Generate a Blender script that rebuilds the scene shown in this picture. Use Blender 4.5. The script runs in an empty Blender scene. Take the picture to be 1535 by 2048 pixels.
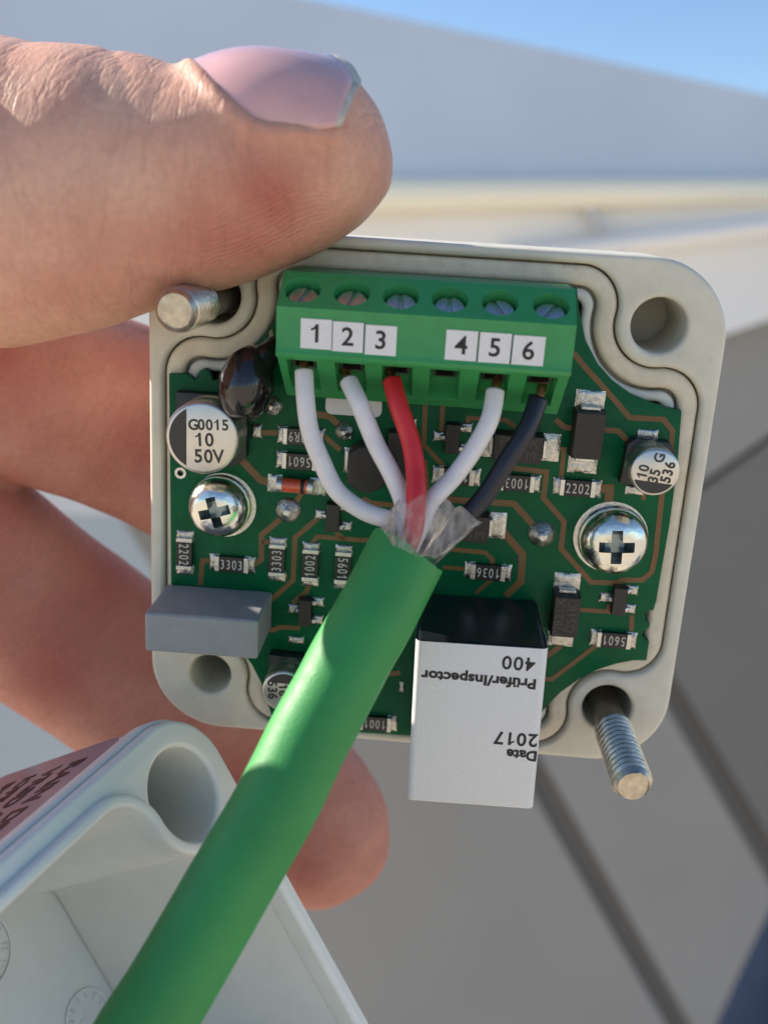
import bpy, bmesh, math, random
import numpy as np
from mathutils import Vector, Matrix, noise
random.seed(4)
R_ = math.radians
S = 0.1                                  # 1 Blender unit = 1 cm, parts are written in millimetres
scene = bpy.context.scene
col = scene.collection

# ------------------------------------------------------------------ camera, world, sun
PITCH = -12.0
F, CX, CY = 2000.0, 767.5, 1024.0
CAM = Matrix.Translation((0, 0, 150)) @ Matrix.Rotation(R_(90 + PITCH), 4, 'X')
cd = bpy.data.cameras.new('camera'); cam = bpy.data.objects.new('camera', cd); col.objects.link(cam)
cam.matrix_world = CAM
cd.sensor_fit = 'VERTICAL'; cd.sensor_height = 36; cd.sensor_width = 27; cd.lens = F / 2048 * 36
cd.clip_start = 0.5; cd.clip_end = 100000
cd.dof.use_dof = True; cd.dof.focus_distance = 9.0; cd.dof.aperture_fstop = cd.lens * 1e-3 / (2 * 0.070)
scene.camera = cam

sun_cam = Vector((-0.82, 0.55, -0.19)).normalized()          # towards the sun, seen from the camera
sun_w = (CAM.to_3x3() @ sun_cam).normalized()
elev = math.asin(sun_w.z); azim = math.atan2(sun_w.x, sun_w.y)
world = bpy.data.worlds.new("World"); scene.world = world; world.use_nodes = True
wn = world.node_tree.nodes; wl = world.node_tree.links
bg = wn['Background']; sky = wn.new('ShaderNodeTexSky'); sky.sky_type = 'NISHITA'; sky.sun_disc = False
sky.sun_elevation = elev; sky.sun_rotation = azim; sky.air_density = 1.0; sky.dust_density = 0.3; sky.ozone_density = 3.5
wl.new(sky.outputs[0], bg.inputs[0]); bg.inputs[1].default_value = 0.09
sl = bpy.data.lights.new('sun', 'SUN'); sl.energy = 5.0; sl.angle = R_(0.5); sl.color = (1, 0.91, 0.77)
sun = bpy.data.objects.new('sun', sl); col.objects.link(sun)
sun.rotation_euler = sun_w.to_track_quat('Z', 'Y').to_euler()
vs = scene.view_settings; vs.view_transform = 'Standard'; vs.look = 'None'; vs.exposure = 1.08; vs.gamma = 1

# ------------------------------------------------------------------ frames: board (mm) and lid (mm)
BR = Matrix(((0.99594, 0.05861, -0.06829), (-0.07574, 0.95576, -0.28423), (0.04861, 0.28824, 0.95632)))
BT = Vector((3.36318, -0.00237, -94.97993))
def frame(R, T):
    m = R.to_4x4(); m.translation = T * S
    return CAM @ m
MB_ = frame(BR, BT)                                         # board coordinates (cm) to world
LK = 1.09
LR = Matrix(((0.3778, -0.4495, 0.8095), (0.3157, 0.8844, 0.3438), (-0.8704, 0.1256, 0.476)))
LT = Vector((-15.431, -46.297, -67.538)) * LK
ML_ = frame(LR, LT)
def hit(R, T, px, py, z):
    D = R.transposed() @ Vector(((px - CX) / F, -(py - CY) / F, -1.0)); O = -(R.transposed() @ T)
    return O + D * ((z - O.z) / D.z)
def B(px, py, z=0.5): return hit(BR, BT, px, py, z)          # point of the plane z above the rim, in board mm
def Lq(px, py, z=0.0): return hit(LR, LT, px, py, z)
def W(px, py, D):                                            # world point at depth D (cm)
    return CAM @ Vector(((px - CX) / F * D, -(py - CY) / F * D, -D))

# ------------------------------------------------------------------ materials
def mat(name, c, rough=0.5, metal=0.0, var=0.08, vscale=6.0, bump=0.0, bscale=60.0, sss=0.0, sr=(1, .35, .2), ssc=0.08,
        spec=0.5, coat=0.0, trans=0.0, rvar=0.0, c2=None):
    m = bpy.data.materials.new(name); m.use_nodes = True
    n = m.node_tree.nodes; l = m.node_tree.links; p = n['Principled BSDF']
    p.inputs['Roughness'].default_value = rough; p.inputs['Metallic'].default_value = metal
    p.inputs['Specular IOR Level'].default_value = spec; p.inputs['Coat Weight'].default_value = coat
    p.inputs['Transmission Weight'].default_value = trans
    tc = n.new('ShaderNodeTexCoord')
    nz = n.new('ShaderNodeTexNoise'); nz.inputs['Scale'].default_value = vscale; nz.inputs['Detail'].default_value = 6
    l.new(tc.outputs['Object'], nz.inputs['Vector'])
    cr = n.new('ShaderNodeValToRGB'); cr.color_ramp.elements[0].position = .3; cr.color_ramp.elements[1].position = .7
    a = [max(0, x * (1 - var)) for x in c]; b = [min(1, x * (1 + var)) for x in (c2 or c)]
    cr.color_ramp.elements[0].color = (*a, 1); cr.color_ramp.elements[1].color = (*b, 1)
    l.new(nz.outputs[0], cr.inputs[0]); l.new(cr.outputs[0], p.inputs['Base Color'])
    if rvar:
        mr = n.new('ShaderNodeMapRange'); mr.inputs[3].default_value = max(.02, rough - rvar); mr.inputs[4].default_value = rough + rvar
        n2 = n.new('ShaderNodeTexNoise'); n2.inputs['Scale'].default_value = vscale * 5; l.new(tc.outputs['Object'], n2.inputs['Vector'])
        l.new(n2.outputs[0], mr.inputs[0]); l.new(mr.outputs[0], p.inputs['Roughness'])
    if bump:
        nb = n.new('ShaderNodeTexNoise'); nb.inputs['Scale'].default_value = bscale; nb.inputs['Detail'].default_value = 4
        l.new(tc.outputs['Object'], nb.inputs['Vector'])
        bp = n.new('ShaderNodeBump'); bp.inputs['Strength'].default_value = bump; bp.inputs['Distance'].default_value = 0.02
        l.new(nb.outputs[0], bp.inputs['Height']); l.new(bp.outputs[0], p.inputs['Normal'])
    if sss:
        p.inputs['Subsurface Weight'].default_value = sss; p.inputs['Subsurface Radius'].default_value = sr
        p.inputs['Subsurface Scale'].default_value = ssc
    return m
M = {}
M['housing'] = mat('housing_plastic', (.62, .585, .485), .42, bump=.07, bscale=120, var=.07, vscale=4)
M['gasket'] = mat('foam_gasket', (.66, .59, .46), .85, bump=.2, bscale=45, var=.08, vscale=7)
M['inner'] = mat('inner_wall_plastic', (.56, .57, .52), .4, var=.03)
M['pcb'] = mat('solder_mask_green', (.001, .090, .033), .38, var=.12, vscale=5, rvar=.06, spec=.16)
M['trace'] = mat('copper_trace', (.15, .075, .022), .42, var=.1)
M['solder'] = mat('solder', (.52, .51, .48), .30, 1.0, bump=.45, bscale=45, var=.25, vscale=25, rvar=.15)
M['tin'] = mat('tinned_cap', (.62, .61, .57), .3, 1.0, bump=.4, bscale=60, var=.15, vscale=20)
M['resbody'] = mat('resistor_black', (.012, .011, .011), .35, var=.2)
M['epoxy'] = mat('moulded_epoxy', (.022, .017, .014), .5, bump=.2, bscale=120, var=.25, vscale=20)
M['mark'] = mat('pale_marking', (.55, .53, .47), .6, var=.1)
M['faint'] = mat('faint_marking', (.075, .06, .05), .5)
M['ink'] = mat('black_ink', (.012, .012, .014), .6)
M['ink2'] = mat('grey_ink', (.035, .033, .03), .5)
M['can'] = mat('aluminium_can', (.60, .585, .55), .36, 1.0, var=.05, bump=.08, bscale=80, rvar=.06)
M['canblack'] = mat('capacitor_base_plastic', (.012, .012, .016), .4)
M['tgreen'] = mat('terminal_green', (.030, .25, .075), .42, var=.06, bump=.06, bscale=90)
M['zinc'] = mat('zinc_screw', (.66, .70, .74), .2, 1.0, var=.1, vscale=6, bump=.3, bscale=14, rvar=.1, c2=(.82, .78, .62))  # warm second tone paints yellow reflections into the metal
M['cscrew'] = mat('clamp_screw_zinc', (.55, .57, .58), .3, 1.0, var=.2, vscale=15, bump=.3, bscale=30)
M['recess'] = mat('cross_recess_metal', (.25, .31, .33), .35, 1.0, var=.2, vscale=20)
M['stud'] = mat('stud_steel', (.48, .44, .37), .32, 1.0, var=.18, vscale=14, bump=.2, bscale=50, rvar=.1)
M['shaft'] = mat('stud_shaft_steel', (.20, .19, .17), .38, 1.0, var=.15, vscale=10)
M['paper'] = mat('white_label', (.67, .67, .685), .55, var=.05, vscale=45, bump=.12, bscale=90)
M['greybox'] = mat('grey_capacitor_plastic', (.25, .258, .275), .38, bump=.12, bscale=40, var=.06)
M['blackbox'] = mat('black_relay_plastic', (.010, .011, .016), .28, bump=.1, bscale=30)
M['mov'] = mat('black_lacquer', (.010, .008, .009), .16, bump=.5, bscale=7, coat=.4)
M['glass'] = mat('diode_glass_orange', (.55, .075, .02), .15, coat=.6, var=.2, vscale=20)
M['jacket'] = mat('green_jacket', (.028, .25, .058), .54, sss=.2, sr=(.25, 1, .3), ssc=.1, var=.10, vscale=1.6, bump=.15, bscale=38, rvar=.12)
M['wwhite'] = mat('white_insulation', (.70, .66, .66), .42, sss=.15, sr=(1, .8, .8), ssc=.05, var=.05, bump=.05, bscale=30)
M['wred'] = mat('red_insulation', (.56, .018, .022), .4, sss=.15, sr=(1, .2, .2), ssc=.05, var=.06)
M['wblack'] = mat('black_insulation', (.010, .011, .022), .38, var=.1)
M['copper'] = mat('copper_strands', (.62, .33, .15), .35, 1.0, bump=.6, bscale=90)
M['cblue'] = mat('blue_filler', (.02, .12, .30), .5)
M['cyellow'] = mat('yellow_filler', (.62, .50, .10), .5)
M['lid'] = mat('lid_plastic', (.80, .785, .715), .36, var=.03, vscale=2.5, bump=.04, bscale=60)
M['sticker'] = mat('type_label', (.31, .27, .31), .28, var=.05, coat=.3)
M['stickerink'] = mat('type_label_ink', (.02, .008, .015), .4)
M['panelA'] = mat('coated_sheet_pale', (.84, .81, .77), .5, var=.05, vscale=.06, bump=.03, bscale=1)
M['side'] = mat('coated_sheet_beige', (.58, .56, .50), .5, var=.04, vscale=.06)
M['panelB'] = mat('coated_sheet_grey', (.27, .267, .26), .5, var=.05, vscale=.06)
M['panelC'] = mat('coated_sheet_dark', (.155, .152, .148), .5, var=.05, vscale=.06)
M['cream'] = mat('sun_toned_flashing', (.88, .83, .68), .5, var=.03)  # warm pale tone stands in for sun on the fold
M['seam'] = mat('seam_sealant', (.55, .55, .55), .7)
M['navy'] = mat('navy_matte', (.006, .011, .026), .9, spec=.1)
M['ground'] = mat('gravel_roof', (.54, .46, .36), .9, var=.1, vscale=.02)

def scuff(m, dark, light, sc=(1, 1, 1), amt=.35):
    n = m.node_tree.nodes; l = m.node_tree.links; p = n['Principled BSDF']; src = p.inputs['Base Color'].links[0].from_socket
    tc = n.new('ShaderNodeTexCoord'); mp = n.new('ShaderNodeMapping'); mp.inputs['Scale'].default_value = sc; mp.inputs['Rotation'].default_value = (0, 0, .5); l.new(tc.outputs['Object'], mp.inputs[0])
    nz = n.new('ShaderNodeTexNoise'); nz.inputs['Scale'].default_value = 9; nz.inputs['Detail'].default_value = 9; nz.inputs['Roughness'].default_value = .7; l.new(mp.outputs[0], nz.inputs[0])
    for lo, hi, c in ((.60, .74, light), (.40, .28, dark)):
        mr = n.new('ShaderNodeMapRange'); mr.inputs[1].default_value = lo; mr.inputs[2].default_value = hi; mr.inputs[4].default_value = amt; l.new(nz.outputs[0], mr.inputs[0])
        mx = n.new('ShaderNodeMix'); mx.data_type = 'RGBA'; l.new(mr.outputs[0], mx.inputs[0]); l.new(src, mx.inputs[6]); mx.inputs[7].default_value = (*c, 1); src = mx.outputs[2]
    l.new(src, p.inputs['Base Color'])
scuff(M['jacket'], (.03, .12, .04), (.12, .40, .16), (1, 3, 1), .4)
scuff(M['housing'], (.33, .29, .22), (.70, .67, .58), (1, 1, 1), .35)
scuff(M['gasket'], (.30, .25, .18), (.72, .66, .54), (1, 1, 1), .5)
scuff(M['lid'], (.50, .49, .44), (.85, .85, .80), (1, 1, 1), .3)
scuff(M['pcb'], (.004, .05, .022), (.02, .14, .06), (1, 1, 1), .5)
scuff(M['wwhite'], (.42, .38, .36), (.78, .76, .74), (1, 1, 1), .35)
scuff(M['greybox'], (.15, .155, .17), (.34, .35, .37), (1, 3, 1), .4)
def film():
    m = bpy.data.materials.new('clear_film'); m.use_nodes = True; n = m.node_tree.nodes; l = m.node_tree.links
    for x in list(n):
        if x.type != 'OUTPUT_MATERIAL': n.remove(x)
    o = [x for x in n if x.type == 'OUTPUT_MATERIAL'][0]
    tr = n.new('ShaderNodeBsdfTransparent'); tr.inputs[0].default_value = (.93, .93, .93, 1)
    gl = n.new('ShaderNodeBsdfGlossy'); gl.inputs[1].default_value = .3
    df = n.new('ShaderNodeBsdfTranslucent'); df.inputs[0].default_value = (.8, .8, .8, 1)
    d2 = n.new('ShaderNodeBsdfDiffuse'); d2.inputs[0].default_value = (.75, .74, .74, 1)
    nz = n.new('ShaderNodeTexNoise'); nz.inputs['Scale'].default_value = 7; tc = n.new('ShaderNodeTexCoord')
    mp = n.new('ShaderNodeMapping'); mp.inputs['Scale'].default_value = (3.0, 1, .4); mp.inputs['Rotation'].default_value = (0, 0, R_(-30))
    l.new(tc.outputs['Object'], mp.inputs[0]); l.new(mp.outputs[0], nz.inputs[0])
    mr = n.new('ShaderNodeMapRange'); mr.inputs[1].default_value = .35; mr.inputs[2].default_value = .7; mr.inputs[3].default_value = .12; mr.inputs[4].default_value = .44
    l.new(nz.outputs[0], mr.inputs[0])
    bp = n.new('ShaderNodeBump'); bp.inputs['Strength'].default_value = .2; bp.inputs['Distance'].default_value = .02
    l.new(nz.outputs[0], bp.inputs['Height']); l.new(bp.outputs[0], gl.inputs['Normal'])
    fr = n.new('ShaderNodeFresnel'); fr.inputs[0].default_value = 1.14
    a = n.new('ShaderNodeMixShader'); b = n.new('ShaderNodeMixShader'); c = n.new('ShaderNodeMixShader')
    c.inputs[0].default_value = .5; l.new(df.outputs[0], c.inputs[1]); l.new(d2.outputs[0], c.inputs[2])
    l.new(mr.outputs[0], a.inputs[0]); l.new(tr.outputs[0], a.inputs[1]); l.new(c.outputs[0], a.inputs[2])
    l.new(fr.outputs[0], b.inputs[0]); l.new(a.outputs[0], b.inputs[1]); l.new(gl.outputs[0], b.inputs[2])
    l.new(b.outputs[0], o.inputs[0]); return m
M['film'] = film()

# ------------------------------------------------------------------ mesh helpers (all in mm)
class MB:
    def __init__(s): s.v = []; s.f = []
    def add(s, vs, fs):
        o = len(s.v); s.v += [tuple(v) for v in vs]; s.f += [tuple(i + o for i in f) for f in fs]; return s
    def box(s, c, d, rz=0, taper=1.0):
        x, y, z = [k / 2 for k in d]; cs, sn = math.cos(rz), math.sin(rz); P = []
        for k, (a, b, e) in enumerate(((-1,-1,-1),(1,-1,-1),(1,1,-1),(-1,1,-1),(-1,-1,1),(1,-1,1),(1,1,1),(-1,1,1))):
            t = taper if e > 0 else 1
            px, py = a * x * t, b * y * t
            P.append((c[0] + px * cs - py * sn, c[1] + px * sn + py * cs, c[2] + e * z))
        return s.add(P, [(0,3,2,1),(4,5,6,7),(0,1,5,4),(1,2,6,5),(2,3,7,6),(3,0,4,7)])
    def lathe(s, c, prof, n=32, rot=None, cap=True):
        P = []
        for r, z in prof:
            for k in range(n):
                a = 2 * math.pi * k / n; v = Vector((r * math.cos(a), r * math.sin(a), z))
                if rot: v = rot @ v
                P.append((v.x + c[0], v.y + c[1], v.z + c[2]))
        fs = []
        for j in range(len(prof) - 1):
            for k in range(n):
                k2 = (k + 1) % n; fs.append((j * n + k, j * n + k2, (j + 1) * n + k2, (j + 1) * n + k))
        if cap:
            fs.append(tuple(range(n - 1, -1, -1))); fs.append(tuple((len(prof) - 1) * n + k for k in range(n)))
        return s.add(P, fs)
    def tube(s, path, rad, n=20, cap=True, up=Vector((0, 0, 1)), r2=None, inner=False):
        path = [Vector(p) for p in path]; P = []; m = len(path)
        for i, p in enumerate(path):
            t = (path[min(i + 1, m - 1)] - path[max(i - 1, 0)]).normalized()
            e2 = (up - t * up.dot(t)).normalized(); e1 = t.cross(e2)
            ra = rad[i] if hasattr(rad, '__len__') else rad; rb = (r2[i] if hasattr(r2, '__len__') else r2) if r2 is not None else ra
            for k in range(n):
                a = 2 * math.pi * k / n; P.append(p + e1 * (ra * math.cos(a)) + e2 * (rb * math.sin(a)))
        fs = []
        for j in range(m - 1):
            for k in range(n):
                k2 = (k + 1) % n; fs.append((j * n + k, j * n + k2, (j + 1) * n + k2, (j + 1) * n + k))
        if cap: fs.append(tuple(range(n - 1, -1, -1))); fs.append(tuple((m - 1) * n + k for k in range(n)))
        return s.add(P, fs)
    def prism(s, prof, x0, x1):                                # profile in (y, z), extruded along x
        n = len(prof); P = [(x0, y, z) for y, z in prof] + [(x1, y, z) for y, z in prof]
        fs = [(k, (k + 1) % n, n + (k + 1) % n, n + k) for k in range(n)] + [tuple(range(n - 1, -1, -1)), tuple(range(n, 2 * n))]
        return s.add(P, fs)
    def mesh(s, name):
        me = bpy.data.meshes.new(name); me.from_pydata([(v[0] * S, v[1] * S, v[2] * S) for v in s.v], [], s.f); me.validate()
        bm = bmesh.new(); bm.from_mesh(me); bmesh.ops.recalc_face_normals(bm, faces=bm.faces); bm.to_mesh(me); bm.free()
        return me
def smooth(me, ang=35):
    me.set_sharp_from_angle(angle=R_(ang)) if hasattr(me, 'set_sharp_from_angle') else None
    me.polygons.foreach_set('use_smooth', [True] * len(me.polygons)); 
def link(name, me, m, parent=None, loc=(0, 0, 0), rz=0, bevel=0, seg=2, label=None, ang=35, rot=None):
    o = bpy.data.objects.new(name, me); col.objects.link(o)
    if m is not None and not me.materials: me.materials.append(M[m] if isinstance(m, str) else m)
    if parent: o.parent = parent
    if rot is not None: o.matrix_local = Matrix.Translation(Vector(loc) * S) @ rot.to_4x4()
    else: o.location = Vector(loc) * S; o.rotation_euler = (0, 0, rz)
    smooth(me, ang)
    if bevel:
        b = o.modifiers.new('bevel', 'BEVEL'); b.width = bevel * S; b.segments = seg; b.limit_method = 'ANGLE'; b.angle_limit = R_(30); b.harden_normals = True
    if label: o['label'] = label
    return o
def thing(name, label, cat, loc=(0, 0, 0), fr=None, group=None, rot=None):
    o = bpy.data.objects.new(name, None); col.objects.link(o); o.empty_display_size = .2
    m = (fr if fr is not None else MB_) @ Matrix.Translation(Vector(loc) * S)
    if rot is not None: m = m @ rot.to_4x4()
    o.matrix_world = m
    o['label'] = label; o['category'] = cat
    if group: o['group'] = group
    return o
def evalmesh(o, name=None):
    dg = bpy.context.evaluated_depsgraph_get(); dg.update()
    me = bpy.data.meshes.new_from_object(o.evaluated_get(dg)); me.name = name or o.name
    return me
def kill(*obs):
    for o in obs: bpy.data.objects.remove(o, do_unlink=True)
def boolean(me, cutter_me, op='DIFFERENCE'):
    a = bpy.data.objects.new('tmp_a', me); b = bpy.data.objects.new('tmp_b', cutter_me); col.objects.link(a); col.objects.link(b)
    md = a.modifiers.new('x', 'BOOLEAN'); md.object = b; md.operation = op; md.solver = 'EXACT'; md.use_self = True
    out = evalmesh(a, me.name); kill(a, b); return out
def extrude(loops, z0, z1, bevel=0.0, name='plate', res=1):
    cu = bpy.data.curves.new('tmp', 'CURVE'); cu.dimensions = '2D'; cu.fill_mode = 'BOTH'
    for lp in loops:
        sp = cu.splines.new('POLY'); sp.points.add(len(lp) - 1); sp.use_cyclic_u = True
        for k, p in enumerate(lp): sp.points[k].co = (p[0] * S, p[1] * S, 0, 1)
    cu.extrude = ((z1 - z0) / 2 - bevel) * S; cu.bevel_depth = bevel * S; cu.bevel_resolution = res; cu.offset = -bevel * S
    o = bpy.data.objects.new('tmp', cu); col.objects.link(o); me = evalmesh(o, name); kill(o)
    me.transform(Matrix.Translation((0, 0, (z0 + z1) / 2 * S)))
    bm = bmesh.new(); bm.from_mesh(me); bmesh.ops.remove_doubles(bm, verts=bm.verts, dist=1e-5); bm.to_mesh(me); bm.free()
    me.materials.clear(); return me
ONE = [(-.02, -.35), (.075, -.35), (.075, .36), (-.005, .36), (-.045, .27), (-.11, .215), (-.19, .19), (-.19, .11), (-.09, .135), (-.02, .19)]
def glyph(ch, size, thick, bold):
    if ch == '1':
        k = bold / size * .9; return extrude([[(x * size * 1.0 + (bold if x > 0 else -bold), y * size) for x, y in ONE]], -thick, thick, 0, 'g')
    cu = bpy.data.curves.new('t', 'FONT'); cu.body = ch; cu.size = size * S; cu.align_x = 'CENTER'; cu.align_y = 'CENTER' if ch not in '0123456789' else 'BOTTOM_BASELINE'
    cu.extrude = thick * S; cu.offset = bold * S; cu.resolution_u = 4
    o = bpy.data.objects.new('tmp', cu); col.objects.link(o); me = evalmesh(o, 'g'); kill(o)
    if ch in '0123456789' or ch.isupper() or ch == '/':
        ys = [v.co.y for v in me.vertices]; me.transform(Matrix.Translation((0, -(max(ys) + min(ys)) / 2, 0)))
    return me
def text(s, size, parent, loc, rz=0, m='mark', name='marking', sx=1.0, thick=.012, rot=None, bold=0.0, spacing=1.0, align='CENTER'):
    if s.replace(' ', '').replace('V', '').replace('G', '').replace('R', '').isdigit():      # numbers: even spacing
        adv = .56 * size * spacing; x = -adv * (len(s) - 1) / 2 if align == 'CENTER' else 0; P = []; fs = []
        for ch in s:
            if ch != ' ':
                g_ = glyph(ch, size, thick, bold); o_ = len(P); P += [(v.co.x + x * S, v.co.y, v.co.z) for v in g_.vertices]; fs += [tuple(i + o_ for i in p.vertices) for p in g_.polygons]
            x += adv
        me = bpy.data.meshes.new(name); me.from_pydata(P, [], fs)
    else:
        cu = bpy.data.curves.new('t', 'FONT'); cu.body = s; cu.size = size * S; cu.align_x = align; cu.align_y = 'CENTER'
        cu.extrude = thick * S; cu.offset = bold * S; cu.space_character = spacing; cu.resolution_u = 3
        o = bpy.data.objects.new('tmp', cu); col.objects.link(o); me = evalmesh(o, name); kill(o)
    me.transform(Matrix.Diagonal((sx, 1, 1, 1))); me.materials.clear()
    return link(name, me, m, parent, loc, rz, rot=rot)
def circ(x, y, r, n=40): return [(x + r * math.cos(2 * math.pi * k / n), y + r * math.sin(2 * math.pi * k / n)) for k in range(n)]
def smax(a, b, k):
    h = max(k - abs(a - b), 0) / k; return max(a, b) + h * h * k * .25
def contour(w, h, hx, hy, R, rf=3.4, ro=None):
    """closed outline w x h (half sizes) that swings in around the four corner holes"""
    ax = w - rf; ay = hy - math.sqrt((R + rf) ** 2 - (hx - ax) ** 2); by = h - rf; bx = hx - math.sqrt((R + rf) ** 2 - (hy - by) ** 2)
    q = []
    t = math.atan2(hy - ay, hx - ax)
    q += [(ax + rf * math.cos(t * k / 14), ay + rf * math.sin(t * k / 14)) for k in range(15)]
    a0 = math.atan2(ay - hy, ax - hx); a1 = math.atan2(by - hy, bx - hx)
    if a1 > a0: a1 -= 2 * math.pi
    q += [(hx + R * math.cos(a0 + (a1 - a0) * k / 22), hy + R * math.sin(a0 + (a1 - a0) * k / 22)) for k in range(1, 22)]
    t = math.atan2(hy - by, hx - bx); q += [(bx + rf * math.cos(t + (math.pi / 2 - t) * k / 14), by + rf * math.sin(t + (math.pi / 2 - t) * k / 14)) for k in range(15)]
    out = list(q) + [(-x, y) for x, y in reversed(q)] + [(-x, -y) for x, y in q] + [(x, -y) for x, y in reversed(q)]
    return out
def rrect(hx, hy, r, n=12, cx=0, cy=0):
    out = []
    for qx, qy, a0 in ((1, 1, 0), (-1, 1, 90), (-1, -1, 180), (1, -1, 270)):
        for k in range(n + 1):
            a = R_(a0 + 90 * k / n); out.append((cx + qx * (hx - r) + r * math.cos(a), cy + qy * (hy - r) + r * math.sin(a)))
    return out
def catmull(P, n=8):
    P = [Vector(p) for p in P]; out = []
    for i in range(len(P) - 1):
        a, b, c, d = P[max(i - 1, 0)], P[i], P[i + 1], P[min(i + 2, len(P) - 1)]
        for k in range(n):
            t = k / n
            out.append(.5 * ((2 * b) + (c - a) * t + (2 * a - 5 * b + 4 * c - d) * t * t + (3 * b - a - 3 * c + d) * t ** 3))
    out.append(P[-1]); return out

# ------------------------------------------------------------------ background: ground and sheet metal structure
def plane_poly(name, p0, nrm, pts, th, m, parent, jit=0):
    """sheet whose face lies in the plane through p0 with normal nrm; corners where the sight lines meet it"""
    o = CAM.translation; P = []
    for px, py in pts:
        d = W(px, py, 1.0) - o; s = (p0 - o).dot(nrm) / d.dot(nrm); P.append(o + d * s)
    n = len(P); Q = [p - nrm * th for p in P]
    me = bpy.data.meshes.new(name); me.from_pydata([tuple(p) for p in P + Q], [], [tuple(range(n)), tuple(range(2 * n - 1, n - 1, -1))] + [(k, n + k, n + (k + 1) % n, (k + 1) % n) for k in range(n)])
    bm = bmesh.new(); bm.from_mesh(me); bmesh.ops.recalc_face_normals(bm, faces=bm.faces); bm.to_mesh(me); bm.free()
    return link(name, me, m, parent)
def camdir(x, y, z): return (CAM.to_3x3() @ Vector((x, y, z))).normalized()
gm = MB(); gm.add([(-2e5, -2e5, 0), (2e5, -2e5, 0), (2e5, 2e5, 0), (-2e5, 2e5, 0)], [(0, 1, 2, 3)])
g = link('ground', gm.mesh('ground'), 'ground'); g['kind'] = 'structure'
I4 = Matrix.Identity(4)
up_ = thing('roof_fascia', 'pale blue grey sheet metal roof edge sloping down to the right against the sky', 'metal panel', fr=I4)
nA = camdir(.15, .40, 1)
plane_poly('fascia_sheet', W(1000, 200, 90), nA, [(-1500, -510), (600, -6), (1535, 190), (2300, 356), (2300, 362), (770, 352), (-1500, 348)], 2.0, 'panelA', up_)
# folded edge, coloured bright and warm to paint in sunlight
fl = MB(); a = W(-1400, 402, 71); b = W(2300, 376, 96)
fl.tube([(a + (b - a) * (k / 10)) / S for k in range(11)], [19 - .85 * k for k in range(11)], 18, up=camdir(0, 1, 0))
link('folded_edge', fl.mesh('folded_edge'), 'cream', up_)
lw = thing('duct_panel', 'pale sheet metal face with a dark sealed joint under the cream folded edge', 'metal panel', fr=I4)
nB = camdir(.10, -.14, 1)
plane_poly('sheet', W(1000, 500, 88), nB, [(-1500, 395), (2300, 385), (2300, 330 + 60), (2300, 318), (2300, 330), (2300, 330), (2300, 300), (2300, 560), (1535, 640), (1440, 672), (1200, 720), (700, 900), (260, 1040), (-1500, 1100)][0:2] + [(2300, 480), (1535, 640), (1440, 672), (1200, 725), (700, 880), (250, 1035), (-1500, 1200)], 2.0, 'panelA', lw)
sm = MB(); sm.tube([W(x, y, 87.2) / S for x, y in ((1150, 385), (1180, 425), (1215, 470), (1246, 520))], 4.5, 10)
link('joint_sealant', sm.mesh('joint_sealant'), 'seam', lw)
sm = MB(); sm.tube([W(x, y, 87.2) / S for x, y in ((1000, 520), (1250, 488), (1535, 452), (2000, 400))], 9, 10)
link('crease', sm.mesh('crease'), 'panelA', lw)
wl_ = thing('metal_wall', 'grey sheet metal wall with diagonal dark seams behind the lower right of the housing', 'metal wall', fr=I4)
nC = camdir(.1, -.25, 1)
P0 = W(1200, 1500, 105)
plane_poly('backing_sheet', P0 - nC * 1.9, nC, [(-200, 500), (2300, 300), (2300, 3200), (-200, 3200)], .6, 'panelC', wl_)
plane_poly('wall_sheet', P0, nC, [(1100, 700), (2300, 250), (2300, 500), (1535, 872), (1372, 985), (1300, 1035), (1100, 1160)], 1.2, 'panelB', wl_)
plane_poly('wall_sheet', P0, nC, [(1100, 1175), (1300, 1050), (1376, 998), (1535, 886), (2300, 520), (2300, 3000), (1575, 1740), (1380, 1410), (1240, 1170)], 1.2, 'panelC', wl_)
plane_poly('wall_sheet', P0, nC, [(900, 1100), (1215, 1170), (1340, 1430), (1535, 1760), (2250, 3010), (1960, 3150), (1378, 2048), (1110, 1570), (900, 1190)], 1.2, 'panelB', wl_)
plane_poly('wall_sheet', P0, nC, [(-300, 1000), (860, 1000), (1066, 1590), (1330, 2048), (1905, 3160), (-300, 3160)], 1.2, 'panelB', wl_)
lf = thing('side_panel', 'pale beige sheet metal panel seen between and below the fingers at the left', 'metal panel', fr=I4)
nD = camdir(.2, .25, 1)
plane_poly('sheet', W(100, 1100, 70), nD, [(-1500, 1000), (240, 1030), (330, 1180), (240, 1700), (150, 2300), (-1500, 2600)], 1.5, M['side'] if 'side' in M else 'panelA', lf)
dh = MB(); dh.tube([W(x, y, 4.6) / S for x, y in ((1480, 2460), (1560, 2150), (1620, 2020), (1800, 1650))], 3.3, 24)  # unidentified dark object, built as a plain tube
o = link('dark_cylinder', dh.mesh('dark_cylinder'), 'navy'); o['label'] = 'dark navy out of focus hose crossing the bottom right corner'; o['category'] = 'cylinder'

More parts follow.
